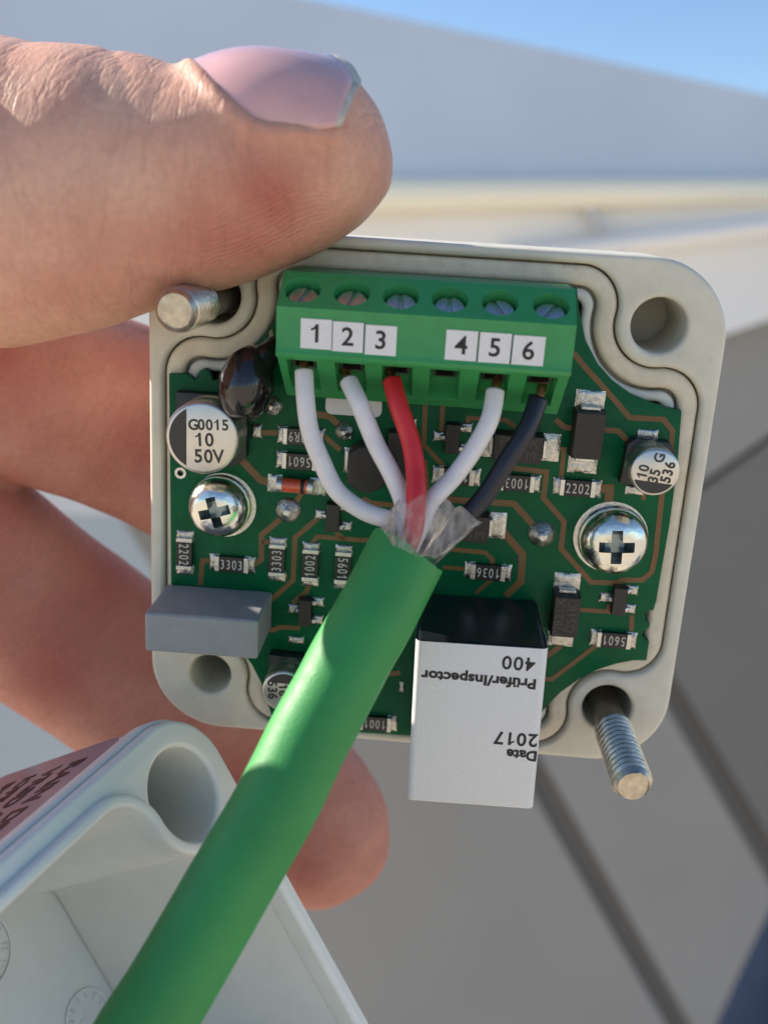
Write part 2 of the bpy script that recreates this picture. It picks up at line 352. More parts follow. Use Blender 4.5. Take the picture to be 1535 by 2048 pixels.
# ------------------------------------------------------------------ sensor housing
HX, HY, RIM = 26.0, 24.75, 0.0
hz = thing('sensor_housing', 'small square light grey plastic housing holding the green circuit board', 'housing')
hc = (19.97, 18.85)
G0 = contour(24.65, 23.75, hc[0], hc[1], 3.75, 3.6)
G1 = contour(22.75, 21.85, hc[0], hc[1], 5.65, 1.7)
G2 = contour(22.45, 21.6, hc[0], hc[1], 5.95, 1.5)
G3 = contour(21.5, 20.7, hc[0], hc[1], 6.9, .9)
holes = [circ(sx * hc[0], sy * hc[1], r) for sx, sy, r in ((1, 1, 2.45), (-1, 1, 2.45), (1, -1, 2.4), (-1, -1, 2.1))]
body = extrude([rrect(HX, HY, 7.2, 14), G0] + holes, -9.5, 0.0, .45, 'body', 3)
link('body', body, 'housing', hz, ang=50)
link('rim_foot', extrude([rrect(HX - .4, HY - .4, 6.8, 14)], -10.6, -9.55, .2, 'rim_foot'), 'housing', hz)
link('groove_floor', extrude([contour(24.6, 23.7, hc[0], hc[1], 3.8, 3.55), G3], -3.5, -2.2, 0, 'groove_floor'), 'housing', hz)
link('gasket', extrude([contour(24.48, 23.58, hc[0], hc[1], 3.92, 3.43), G1], -2.1, -.25, .55, 'gasket', 4), 'gasket', hz, ang=60)
link('inner_wall', extrude([G2, G3], -9.4, -.45, .4, 'inner_wall', 3), 'inner', hz, ang=60)

# ------------------------------------------------------------------ threaded studs
def stud_mesh(z0, z1, r=1.85, pitch=.7, n=36):
    mb = MB(); steps = int((z1 - z0) / .07); P = []
    for j in range(steps + 1):
        z = z0 + (z1 - z0) * j / steps; fade = min(1, (z1 - z) / .7)
        for k in range(n):
            th = k / n; ph = ((z / pitch) - th) % 1.0; tri = 1 - abs(2 * ph - 1)
            rr = (r - .34 + .34 * min(1, tri * 1.25)); rr = min(rr, r - .42 + .42 * fade) if fade < 1 else rr
            a = 2 * math.pi * th; P.append((rr * math.cos(a), rr * math.sin(a), z))
    fs = [(j * n + k, j * n + (k + 1) % n, (j + 1) * n + (k + 1) % n, (j + 1) * n + k) for j in range(steps) for k in range(n)]
    rt = r - .42
    base = steps * n; tp = [(rt * .97 * math.cos(2 * math.pi * k / n), rt * .97 * math.sin(2 * math.pi * k / n), z1 + .08 - max(0, math.cos(2 * math.pi * k / n + .5) - .25) * .35) for k in range(n)]
    P += tp; fs += [(base + k, base + (k + 1) % n, base + n + (k + 1) % n, base + n + k) for k in range(n)]
    P.append((0, 0, z1 + .08)); c = len(P) - 1; fs += [(base + n + k, base + n + (k + 1) % n, c) for k in range(n)]
    fs.append(tuple(range(n - 1, -1, -1)))
    return mb.add(P, fs).mesh('thread')
def stud(base, tip, frac, label):
    b = Vector(base); t = Vector(tip); d = t - b; L = d.length; q = d.to_track_quat('Z', 'Y').to_matrix()
    th = thing('threaded_stud', label, 'stud', base, rot=q, group='threaded studs of the housing')
    link('thread', stud_mesh(L * frac, L), 'stud', th, ang=30)
    s = MB().lathe((0, 0, 0), [(1.5, -4), (1.5, L * frac - .2), (1.5, L * frac + .1)], 32); link('shank', s.mesh('shank'), 'shaft', th)
stud(B(1213, 1424, 0), B(1266, 1572, 12.0), .27, 'metal stud sticking out of the lower right hole below the white labelled box')
stud(B(432, 596, 0), B(350, 622, 12.0), .42, 'metal stud in the upper left corner partly under the thumb')

# ------------------------------------------------------------------ circuit board
pb = thing('circuit_board', 'green circuit board with brown traces, soldered parts and a green screw terminal', 'circuit board')
ol = [(338,748),(375,749),(388,760),(397,757),(399,742),(410,738),(420,748),(426,762),(438,757),(447,740),(460,722),(485,706),(510,692),(530,670),(550,640),(560,600),(567,560),(570,545),(675,550),(676,556),(738,560),(740,553),(1046,570),(1048,580),(1075,582),(1079,575),(1090,576),(1093,583),(1120,585),(1119,572),(1153,575),(1157,620),(1170,680),(1195,728),(1225,762),(1260,788),(1300,806),(1340,817),(1362,822),(1354,930),(1338,1050),(1322,1140),(1312,1200),(1306,1221),(1297,1221),(1289,1230),(1290,1241),(1299,1248),(1297,1256),(1286,1262),(1283,1272),(1288,1280),(1297,1283),(1292,1321),(1265,1321),(1230,1328),(1190,1341),(1155,1360),(1120,1385),(1095,1410),(1070,1440),(1055,1478),(820,1471),(700,1464),(548,1457),(541,1425),(525,1372),(505,1332),(482,1300),(450,1280),(400,1265),(343,1262)]
T0 = 0.5
link('laminate', extrude([[B(x, y, T0)[:2] for x, y in ol], circ(*B(361, 946)[:2], .28, 16)], -.5, T0, .05, 'laminate'), 'pcb', pb)
def strip(pts, w, z0, z1, mb):
    pts = [Vector(p[:2]) for p in pts]; n = len(pts); L = []; Rr = []
    for i, p in enumerate(pts):
        d1 = (p - pts[i - 1]).normalized() if i else None; d2 = (pts[i + 1] - p).normalized() if i < n - 1 else None
        d = ((d1 or d2) + (d2 or d1)).normalized(); nn = Vector((-d.y, d.x)); k = 1 / max(.5, nn.dot(Vector((-(d1 or d2).y, (d1 or d2).x))))
        L.append(p + nn * w / 2 * k); Rr.append(p - nn * w / 2 * k)
    P = [(a.x, a.y, z1) for a in L] + [(a.x, a.y, z1) for a in Rr] + [(a.x, a.y, z0) for a in L] + [(a.x, a.y, z0) for a in Rr]; fs = []
    for i in range(n - 1): fs += [(i, i + 1, n + i + 1, n + i), (i, 2 * n + i, 2 * n + i + 1, i + 1), (n + i, n + i + 1, 3 * n + i + 1, 3 * n + i)]
    fs += [(0, n, 3 * n, 2 * n), (n - 1, 3 * n - 1, 4 * n - 1, 2 * n - 1)]
    mb.add(P, fs)
TR = [(.5,[(1145,705),(1165,730),(1211,780),(1258,835),(1326,839),(1344,862),(1339,905),(1322,993),(1310,1108),(1302,1144),(1283,1160),(1244,1160),(1233,1166),(1181,1164),(1121,1097),(1127,1043),(1086,996),(1092,944),(1025,936)]),
 (.5,[(1110,839),(1129,855),(1150,856)]),(.5,[(1205,859),(1236,862),(1256,884)]),(.45,[(1096,898),(1127,899),(1121,955)]),(.8,[(1195,977),(1218,977),(1216,1020)]),
 (.6,[(880,998),(960,1003),(1027,1007),(1070,1055)]),(.7,[(990,1045),(1044,1108),(1041,1163),(1010,1192)]),(.45,[(900,1098),(970,1105),(984,1119),(984,1135)]),(.4,[(885,1134),(935,1138)]),
 (.45,[(850,810),(847,889),(888,934)]),(.45,[(885,810),(882,868)]),(.4,[(850,920),(853,975),(850,1000)]),(.4,[(934,860),(936,836),(1011,840),(1030,855)]),
 (.7,[(478,914),(521,960),(545,966)]),(.5,[(520,865),(562,866)]),(.6,[(630,828),(658,832),(680,852)]),(.5,[(645,870),(680,900)]),
 (.55,[(565,1034),(523,1070),(523,1119),(503,1132)]),(.45,[(523,1083),(545,1085)]),(.5,[(636,1036),(590,1075),(586,1160),(558,1186),(540,1200)]),(.45,[(621,1090),(634,1073),(720,1080),(760,1080)]),
 (.5,[(401,1170),(405,1121),(425,1121)]),(.5,[(619,1168),(612,1184),(585,1206)]),(.45,[(540,1262),(561,1254),(600,1256)]),(.45,[(1155,1219),(1216,1223),(1218,1208)]),
 (.45,[(1263,1230),(1261,1262)]),(.45,[(1190,1292),(1103,1358),(1085,1358)]),(.55,[(1119,1280),(1117,1294),(1092,1312)]),(.4,[(984,1158),(950,1187)]),(.5,[(725,996),(742,1006),(800,1012)]),
 (.5,[(605,980),(590,1010)]),(.4,[(600,940),(600,905)]),(.45,[(670,1062),(690,1080)]),(.45,[(540,1150),(575,1152)]),(.5,[(700,1380),(760,1350),(800,1345)]),(.4,[(1285,1000),(1290,965)])]
for w, pts in TR:
    mb = MB(); strip([B(x, y, T0) for x, y in pts], w, T0 - .02, T0 + .035, mb); link('trace', mb.mesh('trace'), 'trace', pb)
def pad(px, py, w, h, dome=.18, name='solder_pad', rz=0, parent=None):
    p = B(px, py, T0); mb = MB(); nx, ny = 8, 8; P = []; rnd = random.Random(px * 7 + py)
    for j in range(ny + 1):
        for i in range(nx + 1):
            u, v = i / nx * 2 - 1, j / ny * 2 - 1; ed = (1 - abs(u) ** 4) * (1 - abs(v) ** 4)
            jx = 0 if ed > 0 else rnd.uniform(-.03, .03)
            P.append((u * w / 2 + jx, v * h / 2 + jx, .05 + dome * ed * rnd.uniform(.6, 1.1)))
    n = len(P); P += [(x, y, 0) for x, y, z in P]
    fs = [(j * (nx + 1) + i, j * (nx + 1) + i + 1, (j + 1) * (nx + 1) + i + 1, (j + 1) * (nx + 1) + i) for j in range(ny) for i in range(nx)]
    rim = [i for i in range(nx + 1)] + [(j) * (nx + 1) + nx for j in range(1, ny + 1)] + [ny * (nx + 1) + i for i in range(nx - 1, -1, -1)] + [j * (nx + 1) for j in range(ny - 1, 0, -1)]
    fs += [(rim[k], rim[k] + n, rim[(k + 1) % len(rim)] + n, rim[(k + 1) % len(rim)]) for k in range(len(rim))]
    mb.add(P, fs)
    if parent is None: return link(name, mb.mesh(name), 'solder', pb, (p.x, p.y, p.z), rz, ang=60)
    return mb
# resistors: body with two end caps, two pads and the printed value
res_me = MB().box((0, 0, .34), (2.35, 1.55, .5)).mesh('resistor')
cap_me = {s: MB().box((s * 1.42, 0, .33), (.46, 1.58, .56)).mesh('end_cap') for s in (-1, 1)}
def resistor(px, py, vert, txt, flip):
    p = B(px, py, T0); rz = R_(90) if vert else 0
    r = link('resistor', res_me, 'resbody', pb, (p.x, p.y, T0), rz, bevel=.06, label=f'black chip resistor marked {txt}' if txt else None)
    for s in (-1, 1):
        link('end_cap', cap_me[s], 'tin', r, bevel=.08)
        mb = pad(px, py + s, 1.0, 1.65, .22, parent=r)
        mb.v = [(x + s * 1.75, y, z - (.0)) for x, y, z in mb.v]
        link('solder_pad', mb.mesh('solder_pad'), 'solder', r, ang=60)
    if txt: text(txt, 1.35, r, (0, 0, .60), rz=flip, m='mark', sx=.68, spacing=1.12)
PI = math.pi
for a in ((602,872,0,'68R9',PI),(600,921,0,'5601',PI),(1032,964,0,'1003',PI),(1153,974,0,'2202',0),(371,1105,1,'2202',PI),(465,1126,0,'3303',0),
          (555,1118,1,'3303',0),(621,1128,1,'1002',0),(686,1133,1,'5601',PI),(975,1142,0,'1036',PI),(1225,1277,0,'5601',PI),(912,951,0,'1001',PI),(750,1443,0,'1001',PI)): resistor(*a)
# glass diode
p = B(593, 967, T0); d = link('glass_diode', MB().tube([(-1.15, 0, .85), (1.15, 0, .85)], .68, 24).mesh('glass_diode'), 'glass', pb, (p.x, p.y, T0), R_(-1), label='small orange glass diode with black band')
for s in (-1, 1): link('end_cap', MB().tube([(s * 1.15, 0, .85), (s * 1.75, 0, .85)], .75, 24).mesh('end_cap'), 'tin', d, bevel=.06)
link('band', MB().tube([(.55, 0, .85), (.9, 0, .85)], .70, 24).mesh('band'), 'ink', d)
pad(550, 966, 1.4, 1.7); pad(636, 973, 1.5, 1.7)
# small transistors (body, one lead on one side, two on the other)
def sot(px, py, side, w=1.35, h=2.9):
    p = B(px, py, T0 + .9); b = link('transistor', MB().box((0, 0, .62), (w, h, 1.0), taper=.93).mesh('transistor'), 'epoxy', pb, (p.x, p.y, T0), bevel=.07, label='small black three legged transistor')
    for sx, yy in ((side, 0), (-side, .95), (-side, -.95)):
        x = sx * (w / 2 + .1); mb = MB(); mb.add([(x - sx * .2, yy - .22, .62), (x + sx * .12, yy - .22, .55), (x + sx * .4, yy - .22, .2), (x + sx * .75, yy - .22, .15), (x - sx * .2, yy + .22, .62), (x + sx * .12, yy + .22, .55), (x + sx * .4, yy + .22, .2), (x + sx * .75, yy + .22, .15)],
            [(0, 1, 5, 4), (1, 2, 6, 5), (2, 3, 7, 6)])
        o = link('lead', mb.mesh('lead'), 'tin', b); m_ = o.modifiers.new('s', 'SOLIDIFY'); m_.thickness = .012
        q = pad(px, py, 1.1, .95, .2, parent=b); q.v = [(a + x + sx * .45, c + yy, e) for a, c, e in q.v]; link('solder_pad', q.mesh('solder_pad'), 'solder', b, ang=60)
for a in ((904,878,-1),(665,1036,-1),(609,1226,-1),(1238,1203,-1)): sot(*a)
# flat black diodes with wide end leads
def sma(px, py, vert, w, l, h, txt=None, ends=(1, -1)):
    p = B(px, py, T0 + h); rz = R_(90) if vert else 0
    b = link('power_diode', MB().box((0, 0, h / 2 + .08), (l, w, h), taper=.93).mesh('power_diode'), 'epoxy', pb, (p.x, p.y, T0), rz, bevel=.08, label='black rectangular power diode')
    for s in ends:
        link('lead', MB().box((s * (l / 2 + .12), 0, .7), (.34, w * .62, 1.0)).mesh('lead'), 'tin', b, bevel=.08)
        q = pad(px, py, 1.7, w * .95, .2, parent=b); q.v = [(a + s * (l / 2 + .75), c, e) for a, c, e in q.v]; link('solder_pad', q.mesh('solder_pad'), 'solder', b, ang=60)
    if txt:
        for k, t in enumerate(txt): text(t, 1.25, b, (0, .62 - 1.15 * k, h + .095), m='faint', spacing=1.05)
sma(1177, 873, 1, 2.8, 4.5, 2.0)
sma(1131, 1235, 1, 2.6, 4.3, 2.0, ('PJ821X', 'GS1K'))
sma(1036, 899, 0, 2.7, 4.6, 1.9, ('P821X', 'GS1M'))
sma(935, 1058, 0, 2.7, 4.0, 1.9, ('P821', 'GS1M'))
# round regulator behind the wires
def D_shape(px, py, r, h, z):
    p = B(px, py, z + h); lp = [(r * math.cos(a), r * math.sin(a)) for a in [R_(100 + 12 * k + 0) for k in range(0, 30)] if math.cos(a) > -2]
    lp = [(x, y) for x, y in circ(0, 0, r, 48) if x > -r * .8]
    lp.sort(key=lambda q: math.atan2(q[1], q[0])); return p, lp
p, lp = D_shape(732, 940, 2.2, 3.5, T0)
tb = link('regulator', extrude([lp], 0, 3.4, .3, 'regulator', 3), 'epoxy', pb, (p.x, p.y, T0), label='round black regulator half hidden by the white wires')
b = link('chip', MB().box((0, 0, .9), (1.9, 4.6, 1.4), taper=.95).mesh('chip'), 'epoxy', pb, B(795, 905, T0), bevel=.08, label='black chip behind the red wire')
pad(822, 846, 1.0, .9); pad(784, 1049, 1.0, .9); pad(800, 845, .8, .9)
pad(697, 920, .9, 2.4, .25); pad(698, 872, .6, .6)
# pads, silk slot, solder joints
pad(513, 862, 1.1, 1.4, .3)
pad(1294, 869, 1.8, .95, .2); pad(1268, 980, 1.7, .9, .2); pad(593, 1280, 1.5, .8, .2); pad(803, 1374, .5, 1.1, .15)
link('slot_mark', extrude([rrect(2.6, .9, .6, 6)], 0, .04, 0, 'slot_mark'), 'paper', pb, (*B(707, 812)[:2], T0))
link('slot_mark', extrude([rrect(1.4, .35, .1, 3)], 0, .04, 0, 'slot_mark'), 'paper', pb, (*B(706, 553)[:2], T0 + .0))
def joint(px, py, r, h, pin=True, red=False):
    p = B(px, py, T0); n = 28; prof = [(r, 0), (r * .97, .1), (r * .72, h * .45), (r * .42, h * .85), (r * .3, h)]
    j = link('solder_joint', MB().lathe((0, 0, 0), prof, n).mesh('solder_joint'), 'solder', pb, (p.x, p.y, T0), ang=80)
    if pin: link('pin', MB().lathe((0, 0, 0), [(r * .34, h * .6), (r * .34, h + .25), (r * .2, h + .38)], 20).mesh('pin'), 'tin', j)
joint(688, 862, .9, .6); joint(576, 1020, 1.25, .7); joint(1082, 1068, 1.3, .9); joint(545, 812, .95, .6)
link('via', extrude([circ(0, 0, .55, 24), circ(0, 0, .30, 24)], 0, .06, 0, 'via'), 'tin', pb, (*B(361, 946)[:2], T0))
# electrolytic capacitors
def elcap(tpx, tpy, r, ztop, base, lines, stripe_a, ta, label, foot):
    t = B(tpx, tpy, ztop); fb = B(*foot, T0 + 1.0)
    p = t; e = link('capacitor', MB().lathe((0, 0, 0), [(r * .96, 1.3), (r, 1.55), (r, 2.1), (r * .95, 2.3), (r * .95, 2.5), (r, 2.7), (r, ztop - T0 - .32), (r * .975, ztop - T0 - .12), (r * .9, ztop - T0)], 56).mesh('capacitor'), 'can', pb, (p.x, p.y, T0), ang=50, label=label)
    c = base / 2; k = c * .3
    lp = [(-c, -c), (c, -c), (c, c - k), (c - k, c), (-c + k, c), (-c, c - k)]
    o = link('base', extrude([lp], 0, 1.5, .08, 'base'), 'canblack', e, (0, 0, .02), stripe_a + PI / 2)
    # printed dark segment
    zt = ztop - T0 + .012; rr = r * .88; cut = .47 * rr; seg = [(rr * math.cos(a), rr * math.sin(a)) for a in [(-math.acos(cut / rr) + 2 * math.acos(cut / rr) * i / 20) for i in range(21)]]
    link('polarity_mark', extrude([seg], 0, .03, 0, 'polarity_mark'), 'ink2', e, (0, 0, zt), stripe_a)
    for s, size, ox, oy in lines:
        c_, s_ = math.cos(ta), math.sin(ta); text(s, size, e, (ox * c_ - oy * s_, ox * s_ + oy * c_, zt + .015), rz=ta, m='ink2', bold=.035, sx=.95)
elcap(403, 877, 3.3, 5.6, 6.6, [('G0015', 1.35, .75, 1.25), ('10', 1.7, .25, -.1), ('50V', 1.7, .55, -1.6)], PI, R_(3), 'large aluminium capacitor marked 10 50V with dark left edge', (420, 853))
elcap(1309, 945, 2.15, 5.2, 4.3, [('10', 1.25, -.15, 1.05), ('35 G', 1.25, .35, .0), ('536', 1.25, .25, -1.05)], R_(-94), R_(82), 'small aluminium capacitor marked 10 35 G 536', (1288, 920))
elcap(568, 1384, 2.15, 5.2, 4.3, [('536', 1.25, -.2, -1.1), ('16', 1.25, -.2, -.05)], R_(88), R_(-86), 'small aluminium capacitor marked 536 half hidden by the green cable', (575, 1330))
# black lacquered disc
p = B(495, 768, 4.6)
bm = bmesh.new(); bmesh.ops.create_uvsphere(bm, u_segments=36, v_segments=24, radius=1)
for v in bm.verts:
    n_ = noise.noise(v.co * 1.6) * .06
    v.co = Vector((v.co.x * 2.45 * (1 + n_), v.co.y * 3.35 * (1 + n_), v.co.z * 2.9 * (1 + n_))) * S
    # neck towards the lead at the upper right
me = bpy.data.meshes.new('disc_varistor'); bm.to_mesh(me); bm.free()
mv = link('disc_varistor', me, 'mov', pb, p, R_(-8), ang=180, label='glossy black lacquered disc component beside the terminal')
q = [B(510, 740, 4.8) - p, B(530, 715, 4.4) - p, B(545, 695, 3.6) - p, B(553, 680, 3.0) - p]
nk = link('neck', MB().tube(catmull(q, 5), [1.5 - .9 * (k / 15) for k in range(16)], 18, r2=[1.6 - 1.0 * (k / 15) for k in range(16)]).mesh('neck'), 'mov', mv, ang=180); nk.rotation_euler = (0, 0, R_(8))
ld = link('lead', MB().tube([B(543, 700, 3.4) - p, B(545, 680, 3.0) - p, B(545, 665, 1.5) - p], .3, 12).mesh('lead'), 'tin', mv); ld.rotation_euler = (0, 0, R_(8))
# grey film capacitor and black relay
def tallbox(name, tl, tr, br, bl, z, bevel, m, label):
    P = [B(*q, z) for q in (tl, tr, br, bl)]; c = sum(P, Vector()) / 4
    w = ((P[1] - P[0]).length + (P[2] - P[3]).length) / 2; h = ((P[3] - P[0]).length + (P[2] - P[1]).length) / 2
    a = math.atan2((P[1] - P[0]).y, (P[1] - P[0]).x)
    return link(name, MB().box((0, 0, (z - T0) / 2), (w, h, z - T0)).mesh(name), m, pb, (c.x, c.y, T0), a, bevel=bevel, seg=4, label=label), w, h
gb, w_, h_ = tallbox('film_capacitor', (288, 1225), (517, 1242), (514, 1320), (290, 1303), 8, .35, 'greybox', 'blue grey rectangular film capacitor at the lower left')
for sx_, zz in ((-.9, 5.0), (1.9, 5.2)):
    pass
rl, w, h = tallbox('relay', (832, 1281), (1095, 1298), (1065, 1623), (814, 1601), 12, .55, 'blackbox', 'tall black relay with a white paper label on its top')
# paper label wraps the top and turns over the long edges
lab = MB(); n = 10; pr = []
for k in range(n + 1):
    a = PI / 2 * k / n; pr.append((w / 2 - .55 + (.58) * math.sin(a), (12 - T0) - .55 + .58 * math.cos(a)))
prof = [(-x, z) for x, z in reversed(pr)] ; prof = [(-w / 2 - .03, 12 - T0 - 4.5)] + prof + pr + [(w / 2 + .03, 12 - T0 - 4.5)]
ys = [h / 2 - .02, -h / 2 + .35, -h / 2 + .12, -h / 2 - .0]; dz = [0, 0, -.12, -.5]
P = []; 
for y, q in zip(ys, dz): P += [(x * (1 if q > -.3 else .985), y, z + q * (1 if abs(x) < w / 2 - .3 else .6)) for x, z in prof]
m_ = len(prof); lab.add(P, [(j * m_ + k, j * m_ + k + 1, (j + 1) * m_ + k + 1, (j + 1) * m_ + k) for j in range(3) for k in range(m_ - 1)])
lo = link('paper_label', lab.mesh('paper_label'), 'paper', rl, ang=60, label='white paper label printed upside down on the black relay'); 
zt = 12 - T0 + .045
def rt(s, size, px, py, name='print', sx=1.0, bold=.02, align='CENTER', spacing=1.0):
    q = (Matrix.Translation(rl.location) @ rl.rotation_euler.to_matrix().to_4x4()).inverted() @ (B(px, py, 12) * S); q = q / S
    text(s, size, lo, (q.x, q.y, zt), rz=PI - R_(1.0), m='ink', name=name, sx=sx, bold=bold, align=align, spacing=spacing)
rt('400', 1.75, 1036, 1327, bold=.03); rt('Prüfer/Inspector', 1.30, 957, 1358, sx=1.12, bold=.05, spacing=1.02)
rt('2017', 1.75, 1031, 1478, bold=.035); rt('Date', 1.35, 1043, 1509, bold=.05)

# ------------------------------------------------------------------ screw terminal
tx0, tx1 = -12.5, 11.5
prof = [(10.9, 3.3), (15.25, 9.2), (15.25, 9.75), (15.6, 9.95), (16.1, 9.75), (19.35, 10.1), (21.95, 6.6), (21.95, T0), (13.5, T0), (12.2, 2.0)]
tme = MB().prism(prof, tx0, tx1).mesh('terminal_block')
holes_px = [(605, 581), (703, 588), (801, 598), (899, 606), (999, 612), (1101, 620)]
v1 = Vector((0, 19.35, 10.1)); v0 = Vector((0, 21.95, 6.6)); sd = (v0 - v1).normalized(); sn = Vector((0, -sd.z, sd.y)); sn = sn if sn.z > 0 else -sn
centers = []
cut = MB()
Q3 = Matrix((Vector((1, 0, 0)), sd, sn)).transposed()         # local frame of the sloping screw face
for i in range(6):
    x = B(*holes_px[i], 8.4).x; c = Vector((x, 20.62, 8.39)); centers.append(c)
    cut.lathe(c - sn * 1.3, [(1.48, 0), (1.48, 2.6)], 36, rot=Q3)
# wire entries: funnels below the lip, then a square hole
f1 = Vector((0, 15.25, 9.2)); f0 = Vector((0, 10.9, 3.3)); fd = (f1 - f0).normalized(); fn = Vector((0, -fd.z, fd.y)); fn = fn if fn.z > 0 else -fn
Q4 = Matrix((Vector((1, 0, 0)), fd, fn)).transposed()
def obox(mb, c, d, Q, top=(1, 1), shift=0):
    P = []
    for a, b, e in ((-1,-1,-1),(1,-1,-1),(1,1,-1),(-1,1,-1),(-1,-1,1),(1,-1,1),(1,1,1),(-1,1,1)):
        k = top if e > 0 else (1, 1)
        v = Q @ Vector((a * d[0] / 2 * k[0], b * d[1] / 2 * k[1] + (shift if e > 0 else 0), e * d[2] / 2)); P.append(c + v)
    mb.add(P, [(0,3,2,1),(4,5,6,7),(0,1,5,4),(1,2,6,5),(2,3,7,6),(3,0,4,7)])
slots = [605, 700, 793, 887, 985, 1079]
sx = []
for i in range(6):
    x = B(slots[i], 770, 7.2).x; sx.append(x)
    c = f0 + (f1 - f0) * .56 + Vector((x, 0, 0)); obox(cut, c, (2.1, 5.0, 2.2), Q4, (1.42, 1.12))
    obox(cut, c + fd * .95 - fn * 2.4, (1.95, 2.3, 3.2), Q4)
tme = boolean(tme, cut.mesh('cut'))
tb = link('terminal_block', tme, 'tgreen', pb, bevel=.12, label='green six way screw terminal with white number labels 1 to 6')
angs = [70, 80, 95, 93, 118, 60]
for i, c in enumerate(centers):
    hd = MB().lathe((0, 0, 0), [(1.32, -.3), (1.32, .28), (1.15, .42)], 32).mesh('clamp_screw')
    a = R_(angs[i] - 90); sc = MB().box((0, 0, .4), (.42, 4, .5), a).mesh('s'); hd = boolean(hd, sc); hd.name = 'clamp_screw'
    link('clamp_screw', hd, 'cscrew', tb, c - sn * 1.2, rot=Q3, bevel=.04)
    cc = f0 + (f1 - f0) * .56 + Vector((sx[i], 0, 0)) + fd * .95
    cg = MB(); Qm = Q4
    for (ox, oy, dx, dy) in ((0, .95, 1.9, .2), (0, -.95, 1.9, .25), (-.85, 0, .2, 1.9), (.85, 0, .2, 1.9)):
        obox(cg, cc - fn * 2.45 + Q4 @ Vector((ox, oy, 0)), (dx, dy, 3.2), Q4)
    obox(cg, cc - fn * 3.9, (2.1, 2.3, .3), Q4)
    link('clamp', cg.mesh('clamp'), 'shaft', tb)
lab_px = [('1', 632, 668), ('2', 695, 674), ('3', 761, 681), ('4', 922, 691), ('5', 989, 696), ('6', 1056, 702)]
g1 = Vector((0, 16.1, 9.75)); g0 = Vector((0, 19.35, 10.1)); gd = (g0 - g1).normalized(); gn = Vector((0, -gd.z, gd.y)); Q5 = Matrix((Vector((1, 0, 0)), gd, gn)).transposed()
for t, px, py in lab_px:
    q = B(px, py, 9.95); c = g1 + gd * ((q.y - 16.1)) + Vector((q.x, 0, 0)) + gn * .03
    k = (q.y - 16.1) / (19.35 - 16.1); c = g1 + (g0 - g1) * k + Vector((q.x, 0, 0)) + gn * .03
    nl = link('number_label', extrude([[(-1.27, -1.22), (1.27, -1.22), (1.27, 1.22), (-1.27, 1.22)]], 0, .06, 0, 'number_label'), 'paper', tb, c, rot=Q5)
    text(t, 2.1, nl, (0, .05, .075), m='ink', name='digit', bold=.03)
    if t not in '36': link('border', MB().box((1.31, 0, .03), (.07, 2.44, .07)).mesh('border'), 'ink', nl)

# ------------------------------------------------------------------ phillips screws
def screw(px, py, r, z, ang, label, pad_px, pr):
    c = B(px, py, z); h = z - T0
    prof = [(r * .97, .35)] + [(r * math.cos(R_(a)) ** .6 if a < 89 else .01, .75 + (h - .75) * math.sin(R_(a))) for a in (0, 12, 25, 38, 50, 62, 74, 84)]
    prof[1] = (r, .75)
    head = MB().lathe((0, 0, 0), prof, 56).mesh('head')
    cr = MB(); 
    for a in (0, 90):
        A = ang + R_(a); P = []
        L, wd = r * .62, r * .17
        for e, k in ((-1, .45), (1, 1.0)):
            zz = h - 1.35 if e < 0 else h + .4
            for sx_, sy_ in ((-1, -1), (1, -1), (1, 1), (-1, 1)):
                x, y = sx_ * L * k, sy_ * wd * (.75 if e < 0 else 1); P.append((x * math.cos(A) - y * math.sin(A), x * math.sin(A) + y * math.cos(A), zz))
        cr.add(P, [(0,3,2,1),(4,5,6,7),(0,1,5,4),(1,2,6,5),(2,3,7,6),(3,0,4,7)])
    cme = cr.mesh('c'); head.materials.append(M['zinc']); cme.materials.append(M['zinc']); 
    head = boolean(head, cme)
    th = thing('cross_head_screw', label, 'screw', (c.x, c.y, T0), group='cross head screws holding the board')
    head.materials.clear(); head.materials.append(M['zinc']); head.materials.append(M['recess'])
    for pgn in head.polygons:
        cz = pgn.center / S; n = pgn.normal
        rr = math.hypot(cz.x, cz.y)
        if cz.z < h - .9 and rr < r * .6 and cz.z > .5: pgn.material_index = 1
        elif abs(n.z) < .6 and rr < r * .66 and cz.z > .6: pgn.material_index = 1
    link('head', head, None, th, ang=40)
    link('washer', MB().lathe((0, 0, 0), [(r * 1.02, .06), (r * 1.04, .2), (r * 1.0, .38), (r * .6, .4)], 48).mesh('washer'), 'zinc', th)
    q = B(*pad_px, T0); pd = MB().lathe((0, 0, 0), [(pr, 0), (pr, .05), (pr * .5, .052)], 56)
    link('ring_pad', pd.mesh('ring_pad'), 'tin', pb, (q.x, q.y, T0))
screw(428, 1026, 2.88, 3.3, R_(17), 'shiny cross head screw left of the board under the large capacitor', (447, 1010), 3.15)
screw(1233, 1096, 3.12, 3.3, R_(4), 'shiny cross head screw at the right side of the board', (1220, 1074), 3.45)

